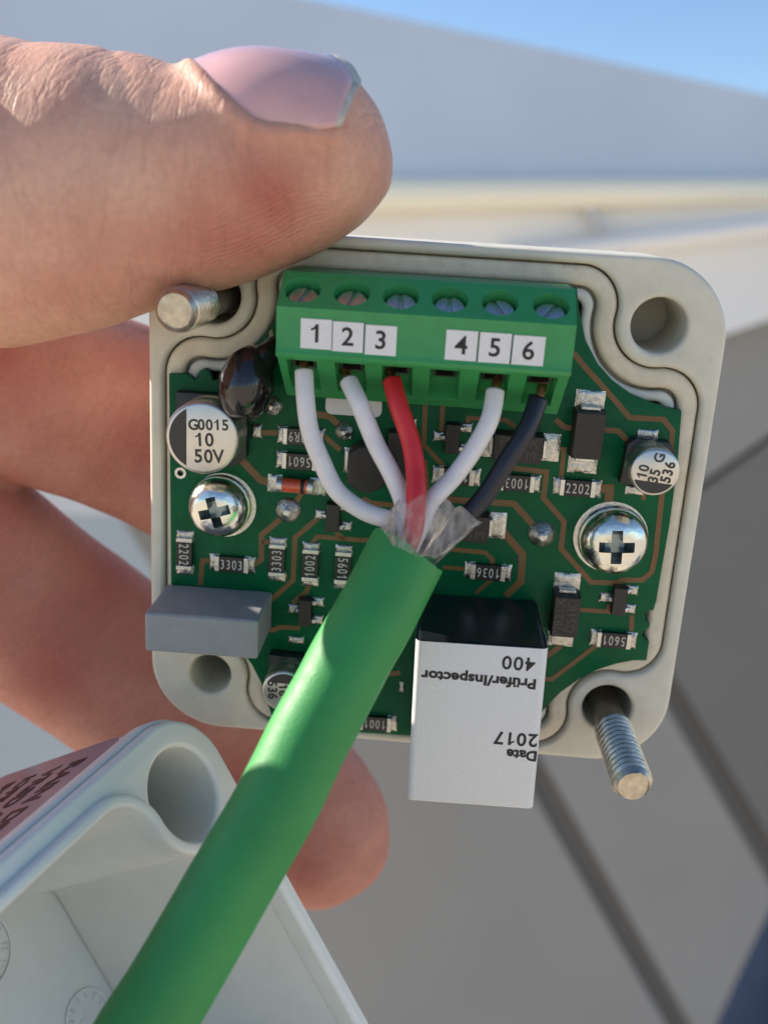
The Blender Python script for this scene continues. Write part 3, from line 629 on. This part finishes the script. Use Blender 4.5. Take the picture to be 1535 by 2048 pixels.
# ------------------------------------------------------------------ green cable with wires
cbk = [((263, 2095), 17.2), ((150, 2300), 18.0)]
cp = [(175, 2260), (263, 2095), (339, 1976), (464, 1760), (552, 1607), (612, 1484), (665, 1385), (707, 1305), (751, 1228), (812, 1108)]
def CP(px, py, D):                                         # point at depth D mm, in board mm
    q = Vector(((px - CX) / F * D, -(py - CY) / F * D, -D)); return BR.transposed() @ (q - BT)
cD = [73.0, 73.8, 74.5, 76.5, 78, 79.3, 80.3, 81.2, 82, 83.5]
cab = thing('green_cable', 'thick green cable whose white, red and black wires run up into the terminal', 'cable', CP(175, 2260, 73.0))
c0 = CP(175, 2260, 73.0)
path = catmull([CP(x, y, D) - c0 for (x, y), D in zip(cp, cD)], 10)
RJ = 3.36
mb = MB(); n = 48; rows = []
vx = (BR.transposed() @ Vector((0, 0, 1)))
P = []; m = len(path)
end_t = (path[-1] - path[-3]).normalized()
def ringpts(p, t, r, k0, wob=0):
    e2 = (vx - t * vx.dot(t)).normalized(); e1 = t.cross(e2); out = []
    for k in range(n):
        a = 2 * PI * k / n; out.append(p + e1 * (r * math.cos(a)) + e2 * (r * math.sin(a)) + t * (wob * (.55 * math.cos(a - .2) * -1 + .25 * math.sin(3 * a + 1) + .15 * math.sin(5 * a))))
    return out
for i, p in enumerate(path):
    t = (path[min(i + 1, m - 1)] - path[max(i - 1, 0)]).normalized()
    rr = RJ * (1 + .003 * math.sin(i * .5)); P += ringpts(p, t, rr, i, .85 if i == m - 1 else 0)
P += ringpts(path[-1], end_t, RJ - .12, 0, .92); P += ringpts(path[-1], end_t, RJ - .75, 0, .7); P += ringpts(path[-1] - end_t * 3.0, end_t, RJ - .8, 0)
rows = m + 3
mb.add(P, [(j * n + k, j * n + (k + 1) % n, (j + 1) * n + (k + 1) % n, (j + 1) * n + k) for j in range(rows - 1) for k in range(n)] + [tuple(range(n - 1, -1, -1)), tuple((rows - 1) * n + k for k in range(n))])
link('jacket', mb.mesh('jacket'), 'jacket', cab, ang=50)
E0 = path[-1] - end_t * 2.2
def wire(pts, r, m, label, z):
    P = [E0] + [B(x + 2.2 * math.sin(x * .9 + i_ * 2.1), y, zz + .15 * math.sin(y)) - c0 for i_, ((x, y), zz) in enumerate(zip(reversed(pts), reversed(z)))]
    w = link('wire', MB().tube(catmull(P, 8), r, 20).mesh('wire'), m, cab, ang=180, label=label)
    a = P[-1]; d = (P[-1] - P[-2]).normalized()
    link('strands', MB().tube([a - d * .3, a + d * 1.0 - Vector((0, 0, .4)), a + d * 1.8 - Vector((0, 0, 1.4))], .42, 10).mesh('strands'), 'copper', w)
wire([(606, 742), (613, 800), (622, 862), (642, 925), (676, 982), (728, 1022), (782, 1042), (815, 1062)], .80, 'wwhite', 'white wire going to terminal 1, leftmost', [7.2, 8.2, 8.6, 8.8, 9, 9.5, 10.5, 11])
wire([(699, 762), (718, 812), (748, 885), (780, 945), (806, 998), (818, 1060)], .80, 'wwhite', 'white wire going to terminal 2', [6.6, 8.2, 9, 9.6, 10.4, 11.5])
wire([(784, 762), (797, 812), (818, 880), (832, 940), (833, 1000), (824, 1065)], .82, 'wred', 'red wire going to terminal 3', [6.8, 8.4, 9.6, 10.8, 12.0, 12.8])
wire([(992, 782), (977, 838), (948, 900), (908, 955), (862, 1005), (835, 1065)], .80, 'wwhite', 'white wire going to terminal 5', [6.8, 8.0, 8.8, 9.6, 10.6, 11.5])
wire([(1077, 797), (1052, 860), (1010, 930), (968, 990), (925, 1042), (868, 1085)], .84, 'wblack', 'black wire going to terminal 6', [6.4, 7.6, 8.4, 9.0, 9.6, 10.5])
for (da, db, dl, m_) in ((-1.1, 1.3, -.3, 'cblue'), (-.2, 1.7, .2, 'cyellow'), (.6, 1.5, -.2, 'wred'), (-1.7, .5, -.4, 'cblue')):
    t2 = (vx - end_t * vx.dot(end_t)).normalized(); q = path[-1] + end_t * dl + end_t.cross(t2) * da + t2 * db; link('filler_strand', MB().tube([q, q - end_t * 3.0], .42, 12).mesh('filler_strand'), m_, cab, ang=180)
# clear film: a partly opened sleeve flaring out of the jacket towards the upper right
flm = MB(); nu, nv = 34, 14
for layer in (0, 1):
    P = []
    for j in range(nv + 1):
        v = j / nv
        for i in range(nu + 1):
            u = i / nu; bx, by = 756 + 108 * u, 1080 + 50 * u ** 1.2; tx = 768 + 192 * u + 6 * math.sin(u * 21); ty = 1018 - 130 * u * (1 - u) + 24 * u + 7 * math.sin(u * 27 + 1)
            px = bx + (tx - bx) * v; py = by + (ty - by) * v
            bul = math.sin(PI * (u * .94 + .03)); z = 12.6 + (3.3 if layer == 0 else -2.0) * bul + v * (.2 - 1.2 * u) + .30 * noise.noise(Vector((u * 7, v * 4, layer * 5))) + .18 * noise.noise(Vector((u * 17, v * 9, layer * 3))) + (.35 * math.sin(v * 7) * u)
            P.append(B(px, py, z) - c0)
    flm.add(P, [(j * (nu + 1) + i, j * (nu + 1) + i + 1, (j + 1) * (nu + 1) + i + 1, (j + 1) * (nu + 1) + i) for j in range(nv) for i in range(nu)])
edge = MB(); edge.tube([B(864 + 92 * t, 1130 - 86 * t, 12.8 - 1.0 * t + .15 * math.sin(t * 9)) - c0 for t in [k / 10 for k in range(11)]], .14, 8)
link('film_edge', edge.mesh('film_edge'), 'film', cab, ang=180)
link('clear_film', flm.mesh('clear_film'), 'film', cab, ang=180)

# ------------------------------------------------------------------ lid at the lower left
KM = LK
lid = thing('housing_lid', 'pale grey hollow plastic lid at the lower left with a screw tube at its corner', 'lid', fr=ML_)
k_ = KM
def sc(lp): return [(x * k_, y * k_) for x, y in lp]
lx, ly, hx, hy = 26, 25, 20, 19
C0 = contour(lx - 2.4, ly - 2.4, hx, hy, 4.95, 3.6)
lh = [circ(a * hx, b * hy, 3.85, 56) for a in (1, -1) for b in (1, -1)]
DL = -26
link('shell', extrude([sc(q) for q in [rrect(lx, ly, 5.8, 20), C0] + lh], DL * k_, 0, .5, 'shell', 4), 'lid', lid, ang=50)
link('floor', extrude([sc(rrect(lx - .3, ly - .3, 5.5, 20))], (DL - 1.8) * k_, DL * k_ - .01, .2, 'floor'), 'lid', lid, ang=50)
Ta = contour(lx - 1.5, ly - 1.5, hx, hy, 4.05, 4.5); Tb = contour(lx - 2.5, ly - 2.5, hx, hy, 5.05, 3.5)
link('tongue', extrude([sc(Ta), sc(Tb)], -1.5, .9, .4, 'tongue', 4), 'lid', lid, ang=60)
link('outer_step', extrude([sc(rrect(lx + .35, ly + .35, 6.1, 20)), sc(rrect(lx - .1, ly - .1, 5.7, 20))], -3.2, -1.3, .3, 'outer_step', 3), 'lid', lid, ang=60)
# moulding marks on the floor and one by the tube
for px, py, r, txt in ((-48, 1905, 4.1, ('3', '10')), (175, 2035, 2.9, ('M', '>PC'))):
    c = Lq(px, py, (DL) * k_); th_ = R_(-35)
    ring = link('moulding_mark', extrude([circ(0, 0, r, 64), circ(0, 0, r - .26, 64)], 0, .28, .08, 'moulding_mark'), 'lid', lid, (c.x, c.y, c.z), ang=60)
    for k in range(12):
        a = 2 * PI * k / 12; text(str(k + 1), .9, ring, ((r - .8) * math.cos(a), (r - .8) * math.sin(a), .02), rz=a - PI / 2, m='lid', name='mark', thick=.14)
    text(txt[0], 1.9, ring, (0, 0, .02), m='lid', name='mark', thick=.16, rz=R_(40))
# type label on the side wall
rotL = Matrix(((-1, 0, 0), (0, 0, 1), (0, 1, 0)))               # label x along -x, label y towards the opening
rotL = Matrix((Vector((1, 0, 0)), Vector((0, 0, 1)), Vector((0, 1, 0)))).transposed() if False else Matrix((( -1, 0, 0), (0, 0, 1), (0, 1, 0)))
lb = link('type_label', extrude([rrect(23, 9.6, 2.0, 8)], 0, .08, 0, 'type_label'), 'sticker', lid, (0, (ly + .02) * k_, -13.6), rot=rotL, label='mauve type label with dark lettering on the side of the lid')
for s, y, size in (('RAIN DETECTOR', 6.0, 3.0), ('VRSD 01', 2.4, 2.7), ('IOPE 10-35', -.9, 2.2), ('IP65 24V', -3.9, 1.9)):
    text(s, size, lb, (-20.0, y, .1), m='stickerink', name='print', bold=.10, align='LEFT', thick=.02)

# ------------------------------------------------------------------ hand
M['skin'] = None
def skin():
    m = bpy.data.materials.new('skin'); m.use_nodes = True; n = m.node_tree.nodes; l = m.node_tree.links; p = n['Principled BSDF']
    tc = n.new('ShaderNodeTexCoord')
    def nz(scale, det=5, vec=None, rough=.5):
        x = n.new('ShaderNodeTexNoise'); x.inputs['Scale'].default_value = scale; x.inputs['Detail'].default_value = det; x.inputs['Roughness'].default_value = rough
        l.new(vec or tc.outputs['Object'], x.inputs['Vector']); return x.outputs[0]
    def attr(nm):
        x = n.new('ShaderNodeAttribute'); x.attribute_name = nm; return x.outputs['Fac']
    def math_(op, a, b=None, c=None):
        x = n.new('ShaderNodeMath'); x.operation = op
        for i, v in enumerate((a, b, c)):
            if v is None: continue
            if isinstance(v, (int, float)): x.inputs[i].default_value = v
            else: l.new(v, x.inputs[i])
        return x.outputs[0]
    def rng(v, a0, a1, b0, b1):
        x = n.new('ShaderNodeMapRange'); l.new(v, x.inputs[0])
        for i, k in enumerate((a0, a1, b0, b1)): x.inputs[i + 1].default_value = k
        return x.outputs[0]
    S_, PH, RD, RM = attr('fs'), attr('fp'), attr('ridge'), attr('ridgemask')
    # colour: mottled pink and yellow, redder patches and painted finger shade, darker creases
    cr = n.new('ShaderNodeValToRGB'); cr.color_ramp.elements[0].position = .32; cr.color_ramp.elements[1].position = .68
    cr.color_ramp.elements[0].color = (.58, .285, .205, 1); cr.color_ramp.elements[1].color = (.69, .41, .30, 1); l.new(nz(1.3, 6), cr.inputs[0])
    mx = n.new('ShaderNodeMix'); mx.data_type = 'RGBA'; l.new(attr('blush_shade'), mx.inputs[0]); l.new(cr.outputs[0], mx.inputs[6]); mx.inputs[7].default_value = (.38, .085, .065, 1)
    # lines running across the finger, in the finger's own coordinates
    def lines(fs, fp, skew, lo, hi, det=3):
        cb = n.new('ShaderNodeCombineXYZ'); l.new(math_('MULTIPLY', math_('MULTIPLY_ADD', PH, skew, S_), fs), cb.inputs[0]); l.new(math_('MULTIPLY', PH, fp), cb.inputs[1])
        v = nz(1.0, det, cb.outputs[0], .55); return rng(math_('ABSOLUTE', math_('SUBTRACT', v, .5)), lo, hi, 0, 1)
    c1 = lines(.42, .9, 2.2, .0, .035); c2 = lines(1.6, 2.2, 1.0, .0, .07); c3 = lines(.9, 3.5, -2.0, 0, .05)
    fine = nz(30, 4); spots = rng(nz(16, 3), .3, .75, .92, 1.06)
    dk = math_('MULTIPLY', math_('MULTIPLY', rng(c1, 0, 1, .94, 1), rng(c2, 0, 1, .975, 1)), spots)
    mu = n.new('ShaderNodeMix'); mu.data_type = 'RGBA'; mu.blend_type = 'MULTIPLY'; mu.inputs[0].default_value = 1; l.new(mx.outputs[2], mu.inputs[6]); l.new(dk, mu.inputs[7])
    l.new(mu.outputs[2], p.inputs['Base Color'])
    l.new(rng(nz(9, 4), .3, .7, .42, .62), p.inputs['Roughness'])
    p.inputs['Subsurface Weight'].default_value = .35; p.inputs['Subsurface Radius'].default_value = (1, .32, .17); p.inputs['Subsurface Scale'].default_value = .16
    p.inputs['Specular IOR Level'].default_value = .38
    w = math_('SINE', math_('MULTIPLY_ADD', nz(3.0, 3), 9.0, RD)); w = math_('MULTIPLY', w, RM)
    prev = None
    for hgt, st, ds in ((w, .30, .010), (c1, .22, .022), (c2, .18, .008), (c3, .13, .008), (fine, .30, .010), (nz(70, 2), .25, .006)):
        bp = n.new('ShaderNodeBump'); bp.inputs['Strength'].default_value = st; bp.inputs['Distance'].default_value = ds; l.new(hgt, bp.inputs['Height'])
        if prev: l.new(prev, bp.inputs['Normal'])
        prev = bp.outputs[0]
    l.new(prev, p.inputs['Normal']); return m
M['skin'] = skin()
M['nail'] = mat('nail', (.62, .36, .36), .20, sss=.3, sr=(1, .5, .4), ssc=.1, var=.06, vscale=3, coat=.25, bump=.04, bscale=30)
M['nailedge'] = mat('nail_edge', (.50, .45, .38), .45, var=.35, vscale=9)
M['bead'] = mat('thin_dirt', (.1, .09, .08), .8)

def HP(px, py, z): return B(px, py, z)
# (px, py, z, half height in px, half depth in mm)
def pxr(px, py, z, r):                                       # pixel radius to mm at that point
    q = BR @ HP(px, py, z) + BT; return r * -q.z / F
thumb = [(-1150, 760, 2, 260, 10), (-950, 660, 9, 240, 7), (-720, 540, 13, 230, 6), (-520, 450, 10, 230, 7), (-300, 400, 6, 255, 9), (-120, 388, 4, 290, 11), (0, 392, 3, 302, 11.5), (100, 388, 3.4, 286, 10.8), (200, 377, 4, 270, 10.3), (300, 370, 4, 243, 10.0), (400, 364, 4, 214, 9.8),  # unseen root bent so sunlight clears it to reach the cable
         (500, 338, 4, 202, 9.6), (600, 303, 4, 191, 9.1), (670, 283, 4, 168, 8.2), (720, 268, 4, 132, 6.6), (750, 256, 4, 90, 4.6), (764, 250, 4, 48, 2.6), (769, 248, 4, 8, .5)]
index = [(-560, 800, -16, 180, 8), (-300, 750, -16, 190, 8), (-100, 748, -16, 195, 8.6), (100, 790, -16, 190, 9.0), (280, 850, -19.5, 190, 8.8), (450, 950, -19.5, 175, 8.6), (570, 1015, -19.5, 150, 7.6), (640, 1050, -19.5, 100, 5), (665, 1062, -19.5, 20, 1)]
middle = [(-560, 760, -4, 250, 11), (-340, 930, -8, 225, 10), (-120, 1082, -13, 200, 9.4), (80, 1226, -18, 184, 9.0), (260, 1352, -20, 180, 8.6), (420, 1460, -20, 182, 8.6), (540, 1570, -20, 172, 8.4), (620, 1650, -19, 162, 8), (685, 1712, -18.5, 130, 6.6), (722, 1745, -18, 85, 4.2), (738, 1760, -18, 16, 1)]
ring = [(-640, 980, -10, 220, 10), (-480, 1150, -16, 200, 9), (-300, 1290, -24, 190, 8.6), (-210, 1400, -34, 180, 8), (-230, 1480, -44, 150, 7), (-240, 1510, -50, 60, 3)]
little = [(-760, 1150, -14, 180, 9), (-620, 1300, -20, 165, 8), (-470, 1430, -28, 160, 7.6), (-400, 1520, -36, 150, 7), (-420, 1580, -44, 110, 5.5), (-430, 1600, -48, 40, 2)]
palm = [(-1350, 880, -8, 420, 15), (-1050, 880, -6, 470, 14), (-800, 950, -6, 420, 13), (-640, 970, -8, 330, 11), (-560, 970, -9, 150, 6)]  # unseen palm, shaped to cut the sun off lower on the cable
hb = MB(); vz = BR.transposed() @ Vector((0, 0, 1))
curves = {}
def finger(name, pts):
    P = catmull([HP(a, b, c) for a, b, c, d, e in pts], 8); rv = catmull([Vector((pxr(a, b, c, d), e, 0)) for a, b, c, d, e in pts], 8)
    hb.tube(P, [max(.2, v.x) for v in rv], 40, up=vz, r2=[max(.2, v.y) for v in rv]); curves[name] = (P, rv)
for nme, pts in (('thumb', thumb), ('index', index), ('middle', middle), ('ring', ring), ('little', little), ('palm', palm)): finger(nme, pts)
hm = hb.mesh('hand'); ho = bpy.data.objects.new('tmp', hm); col.objects.link(ho)
rm = ho.modifiers.new('r', 'REMESH'); rm.mode = 'VOXEL'; rm.voxel_size = .045; rm.use_smooth_shade = True
sm = ho.modifiers.new('s', 'SMOOTH'); sm.factor = .5; sm.iterations = 8
me = evalmesh(ho, 'hand'); kill(ho)
nv = len(me.vertices); co = np.empty(nv * 3); me.vertices.foreach_get('co', co); co = co.reshape(-1, 3) / S
no = np.empty(nv * 3); me.vertices.foreach_get('normal', no); no = no.reshape(-1, 3)
allc = []
for nme in ('thumb', 'index', 'middle', 'ring', 'little', 'palm'):
    P, rv = curves[nme]; A_ = np.array([tuple(p) for p in P]); T_ = np.gradient(A_, axis=0); T_ /= np.linalg.norm(T_, axis=1)[:, None]; allc.append((A_, T_, np.array([v.x for v in rv])))
fsv = np.zeros(nv); fpv = np.zeros(nv); vzn0 = np.array(tuple(vz)); hid = np.zeros(nv)
for k0 in range(0, nv, 15000):
    q = co[k0:k0 + 15000]; best = np.full(len(q), 1e9)
    for ci, (A_, T_, r0) in enumerate(allc):
        d = np.sqrt(((q[:, None, :] - A_[None]) ** 2).sum(2)) - r0[None]; i = d.argmin(1); dm = d[np.arange(len(q)), i]; k = dm < best; best[k] = dm[k]
        ar = np.r_[0, np.cumsum(np.linalg.norm(np.diff(A_, axis=0), axis=1))]; w = q - A_[i]; e2 = vzn0 - T_[i] * (T_[i] @ vzn0)[:, None]; e1 = np.cross(T_[i], e2)
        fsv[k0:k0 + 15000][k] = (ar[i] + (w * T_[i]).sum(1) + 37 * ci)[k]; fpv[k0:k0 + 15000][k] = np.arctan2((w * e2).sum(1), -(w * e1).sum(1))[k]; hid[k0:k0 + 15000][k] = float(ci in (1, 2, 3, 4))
P, rv = curves['thumb']; PP = np.array([tuple(p) for p in P]); TT = np.gradient(PP, axis=0); TT /= np.linalg.norm(TT, axis=1)[:, None]
vzn = np.array(tuple(vz)); E2 = vzn - TT * (TT @ vzn)[:, None]; E2 /= np.linalg.norm(E2, axis=1)[:, None]; E1 = np.cross(TT, E2)
RV = np.array([(v.x, v.y) for v in rv]); U = np.linspace(0, 1, len(PP))
arc = np.r_[0, np.cumsum(np.linalg.norm(np.diff(PP, axis=0), axis=1))]
upsign = -1 if E1[40][1] > 0 else 1                        # E1 may point down; phi = 0 is straight up
def thumb_param(q):
    d = ((q[:, None, :] - PP[None]) ** 2).sum(2); i = d.argmin(1)
    w = q - PP[i]; s = arc[i] + (w * TT[i]).sum(1)
    a = (w * E1[i]).sum(1) * (-upsign); b = (w * E2[i]).sum(1)          # a up, b towards the viewer
    return s, np.arctan2(b / RV[i, 1], a / RV[i, 0]), i
near = np.where((co[:, 0] > -45) & (co[:, 1] > 8) & (co[:, 2] > -12))[0]
s_, ph, ii = thumb_param(co[near])
L_end = arc[-1]; nail_c, nail_h = R_(30), R_(54)             # nail centre angle and half width
n0, n1 = L_end - 16.0, L_end - 1.7
disp = np.zeros(len(near))
twist = R_(24); du = (ph - nail_c - twist * np.clip((s_ - L_end + 13) / 11, 0, 1)) / nail_h
prox = L_end - 13.0 + 3.4 * np.clip(du, -1, 1) + 1.2 * (np.clip(du, -1, 1) ** 2)            # curved proximal fold
ins = (s_ > prox) & (s_ < L_end - 1.6 - 2.3 * np.clip(np.abs(du), 0, 1) ** 2.3) & (np.abs(du) < 1)
edge = np.clip((1 - np.abs(du)) / .12, 0, 1) * np.clip((s_ - prox) / .8, 0, 1)
disp[ins] -= .5 * edge[ins]
fold = np.exp(-((np.abs(du) - 1.1) / .10) ** 2) * np.clip((s_ - prox + 1) / 2, 0, 1) * np.clip((n1 - s_) / 2.5, 0, 1); disp += .45 * fold
pf = np.exp(-((s_ - prox + .9) / 1.0) ** 2) * (np.abs(du) < 1.15) * np.clip((1.2 - np.abs(du)) / .2, 0, 1); disp += .45 * pf
# knuckle creases on the upper side
topw = np.clip(np.cos(ph) * 1.4, 0, 1)
for sc_, wd, dp in ((L_end - 24.0, .9, .12), (L_end - 28.4, .5, .08), (L_end - 27.0, 1.2, .08), (L_end - 20.5, .5, .12)):
    wob = sc_ + 1.6 * np.sin(ph * 1.7 + sc_) + .5 * np.sin(ph * 5 + sc_) + 3.0 * (1 - np.cos(ph)); disp -= dp * np.exp(-((s_ - wob) / wd) ** 2) * topw
co[near] += no[near] * disp[:, None]
low = np.array([noise.noise(Vector(tuple(q * .22))) for q in co]) * .15; co += no * low[:, None]
me.vertices.foreach_set('co', (co * S).ravel()); me.update()
bl = np.zeros(nv)
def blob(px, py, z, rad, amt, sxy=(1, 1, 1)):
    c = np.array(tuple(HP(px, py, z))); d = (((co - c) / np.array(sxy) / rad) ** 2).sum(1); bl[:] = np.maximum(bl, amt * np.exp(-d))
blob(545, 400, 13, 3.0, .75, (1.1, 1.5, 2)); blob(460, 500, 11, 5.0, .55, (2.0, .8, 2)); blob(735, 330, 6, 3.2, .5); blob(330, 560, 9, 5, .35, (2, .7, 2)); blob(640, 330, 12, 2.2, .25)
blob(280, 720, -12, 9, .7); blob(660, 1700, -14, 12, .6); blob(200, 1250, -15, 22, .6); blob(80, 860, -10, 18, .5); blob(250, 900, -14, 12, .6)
bl = np.maximum(bl, hid * np.array([.55 + .35 * noise.noise(Vector(tuple(q * .09))) for q in co]))  # fingers behind the housing darkened in colour, standing in for shade
for nm_, ar_ in (('fs', fsv), ('fp', fpv)):
    at = me.attributes.new(nm_, 'FLOAT', 'POINT'); at.data.foreach_set('value', ar_)
at = me.attributes.new('blush_shade', 'FLOAT', 'POINT'); at.data.foreach_set('value', bl)
rd = np.zeros(nv); rd[near] = (s_ * .35 + ph * RV[ii, 0] * 1.0) * 15.0; mk = np.zeros(nv); mk[near] = np.clip((s_ - L_end + 20) / 9, 0, 1) * np.clip((ph - 1.7) / .4, 0, 1) ; a2 = me.attributes.new('ridgemask', 'FLOAT', 'POINT'); a2.data.foreach_set('value', mk); at = me.attributes.new('ridge', 'FLOAT', 'POINT'); at.data.foreach_set('value', rd)
me.materials.clear()
hand = thing('person', 'bare hand gripping the housing with the thumb on top and two fingers behind', 'person')
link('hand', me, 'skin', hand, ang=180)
# nail plate on the thumb
def thumb_pt(s, phi, off):
    i = int(np.clip(np.searchsorted(arc, s), 1, len(arc) - 1)); f = (s - arc[i - 1]) / max(1e-6, arc[i] - arc[i - 1]); f = min(max(f, 0), 1)
    p = PP[i - 1] * (1 - f) + PP[i] * f; a, b = RV[i - 1] * (1 - f) + RV[i] * f
    e1 = -upsign * E1[i]; return p + e1 * ((a + off) * math.cos(phi)) + E2[i] * ((b + off) * math.sin(phi))
def nail_pt(u, v):
    """plate point: u across (-1 back .. 1 towards the viewer), v from the fold (0) to the free edge (1)"""
    a = L_end - 14.6 + 3.4 * u + 1.2 * u * u; b = L_end - .55 - 2.3 * abs(u) ** 2.3
    p0 = thumb_pt(a, nail_c + nail_h * u, -.25); p2 = thumb_pt(b, nail_c + nail_h * 1.0 * u + R_(22), 1.0 - .2 * u ** 4)
    m = thumb_pt(a + .52 * (b - a), nail_c + nail_h * u + R_(17), .12 - .30 * abs(u) ** 3); c = 2 * m - (p0 + p2) / 2
    return p0 * (1 - v) ** 2 + c * 2 * v * (1 - v) + p2 * v * v
def nail_mesh(v0, v1, name, th, m):
    mb = MB(); nu, nv_ = 30, 24; top = []
    for j in range(nv_ + 1):
        for i in range(nu + 1):
            u = i / nu * 2 - 1; a, b = v0(u), v1(u); top.append(Vector(nail_pt(u, a + (b - a) * j / nv_)))
    fs = [(j * (nu + 1) + i, j * (nu + 1) + i + 1, (j + 1) * (nu + 1) + i + 1, (j + 1) * (nu + 1) + i) for j in range(nv_) for i in range(nu)]
    mb.add(top, fs); o = link(name, mb.mesh(name), m, hand, ang=180); md = o.modifiers.new('s', 'SOLIDIFY'); md.thickness = th * S; md.offset = 0; return o
wv_ = lambda u: .95 + .008 * math.sin(5 * u) - .01 * u
nail_mesh(lambda u: 0, wv_, 'thumbnail', .35, 'nail')
nail_mesh(wv_, lambda u: 1.0 + .003 * math.sin(9 * u), 'nail_edge', .32, 'nailedge')
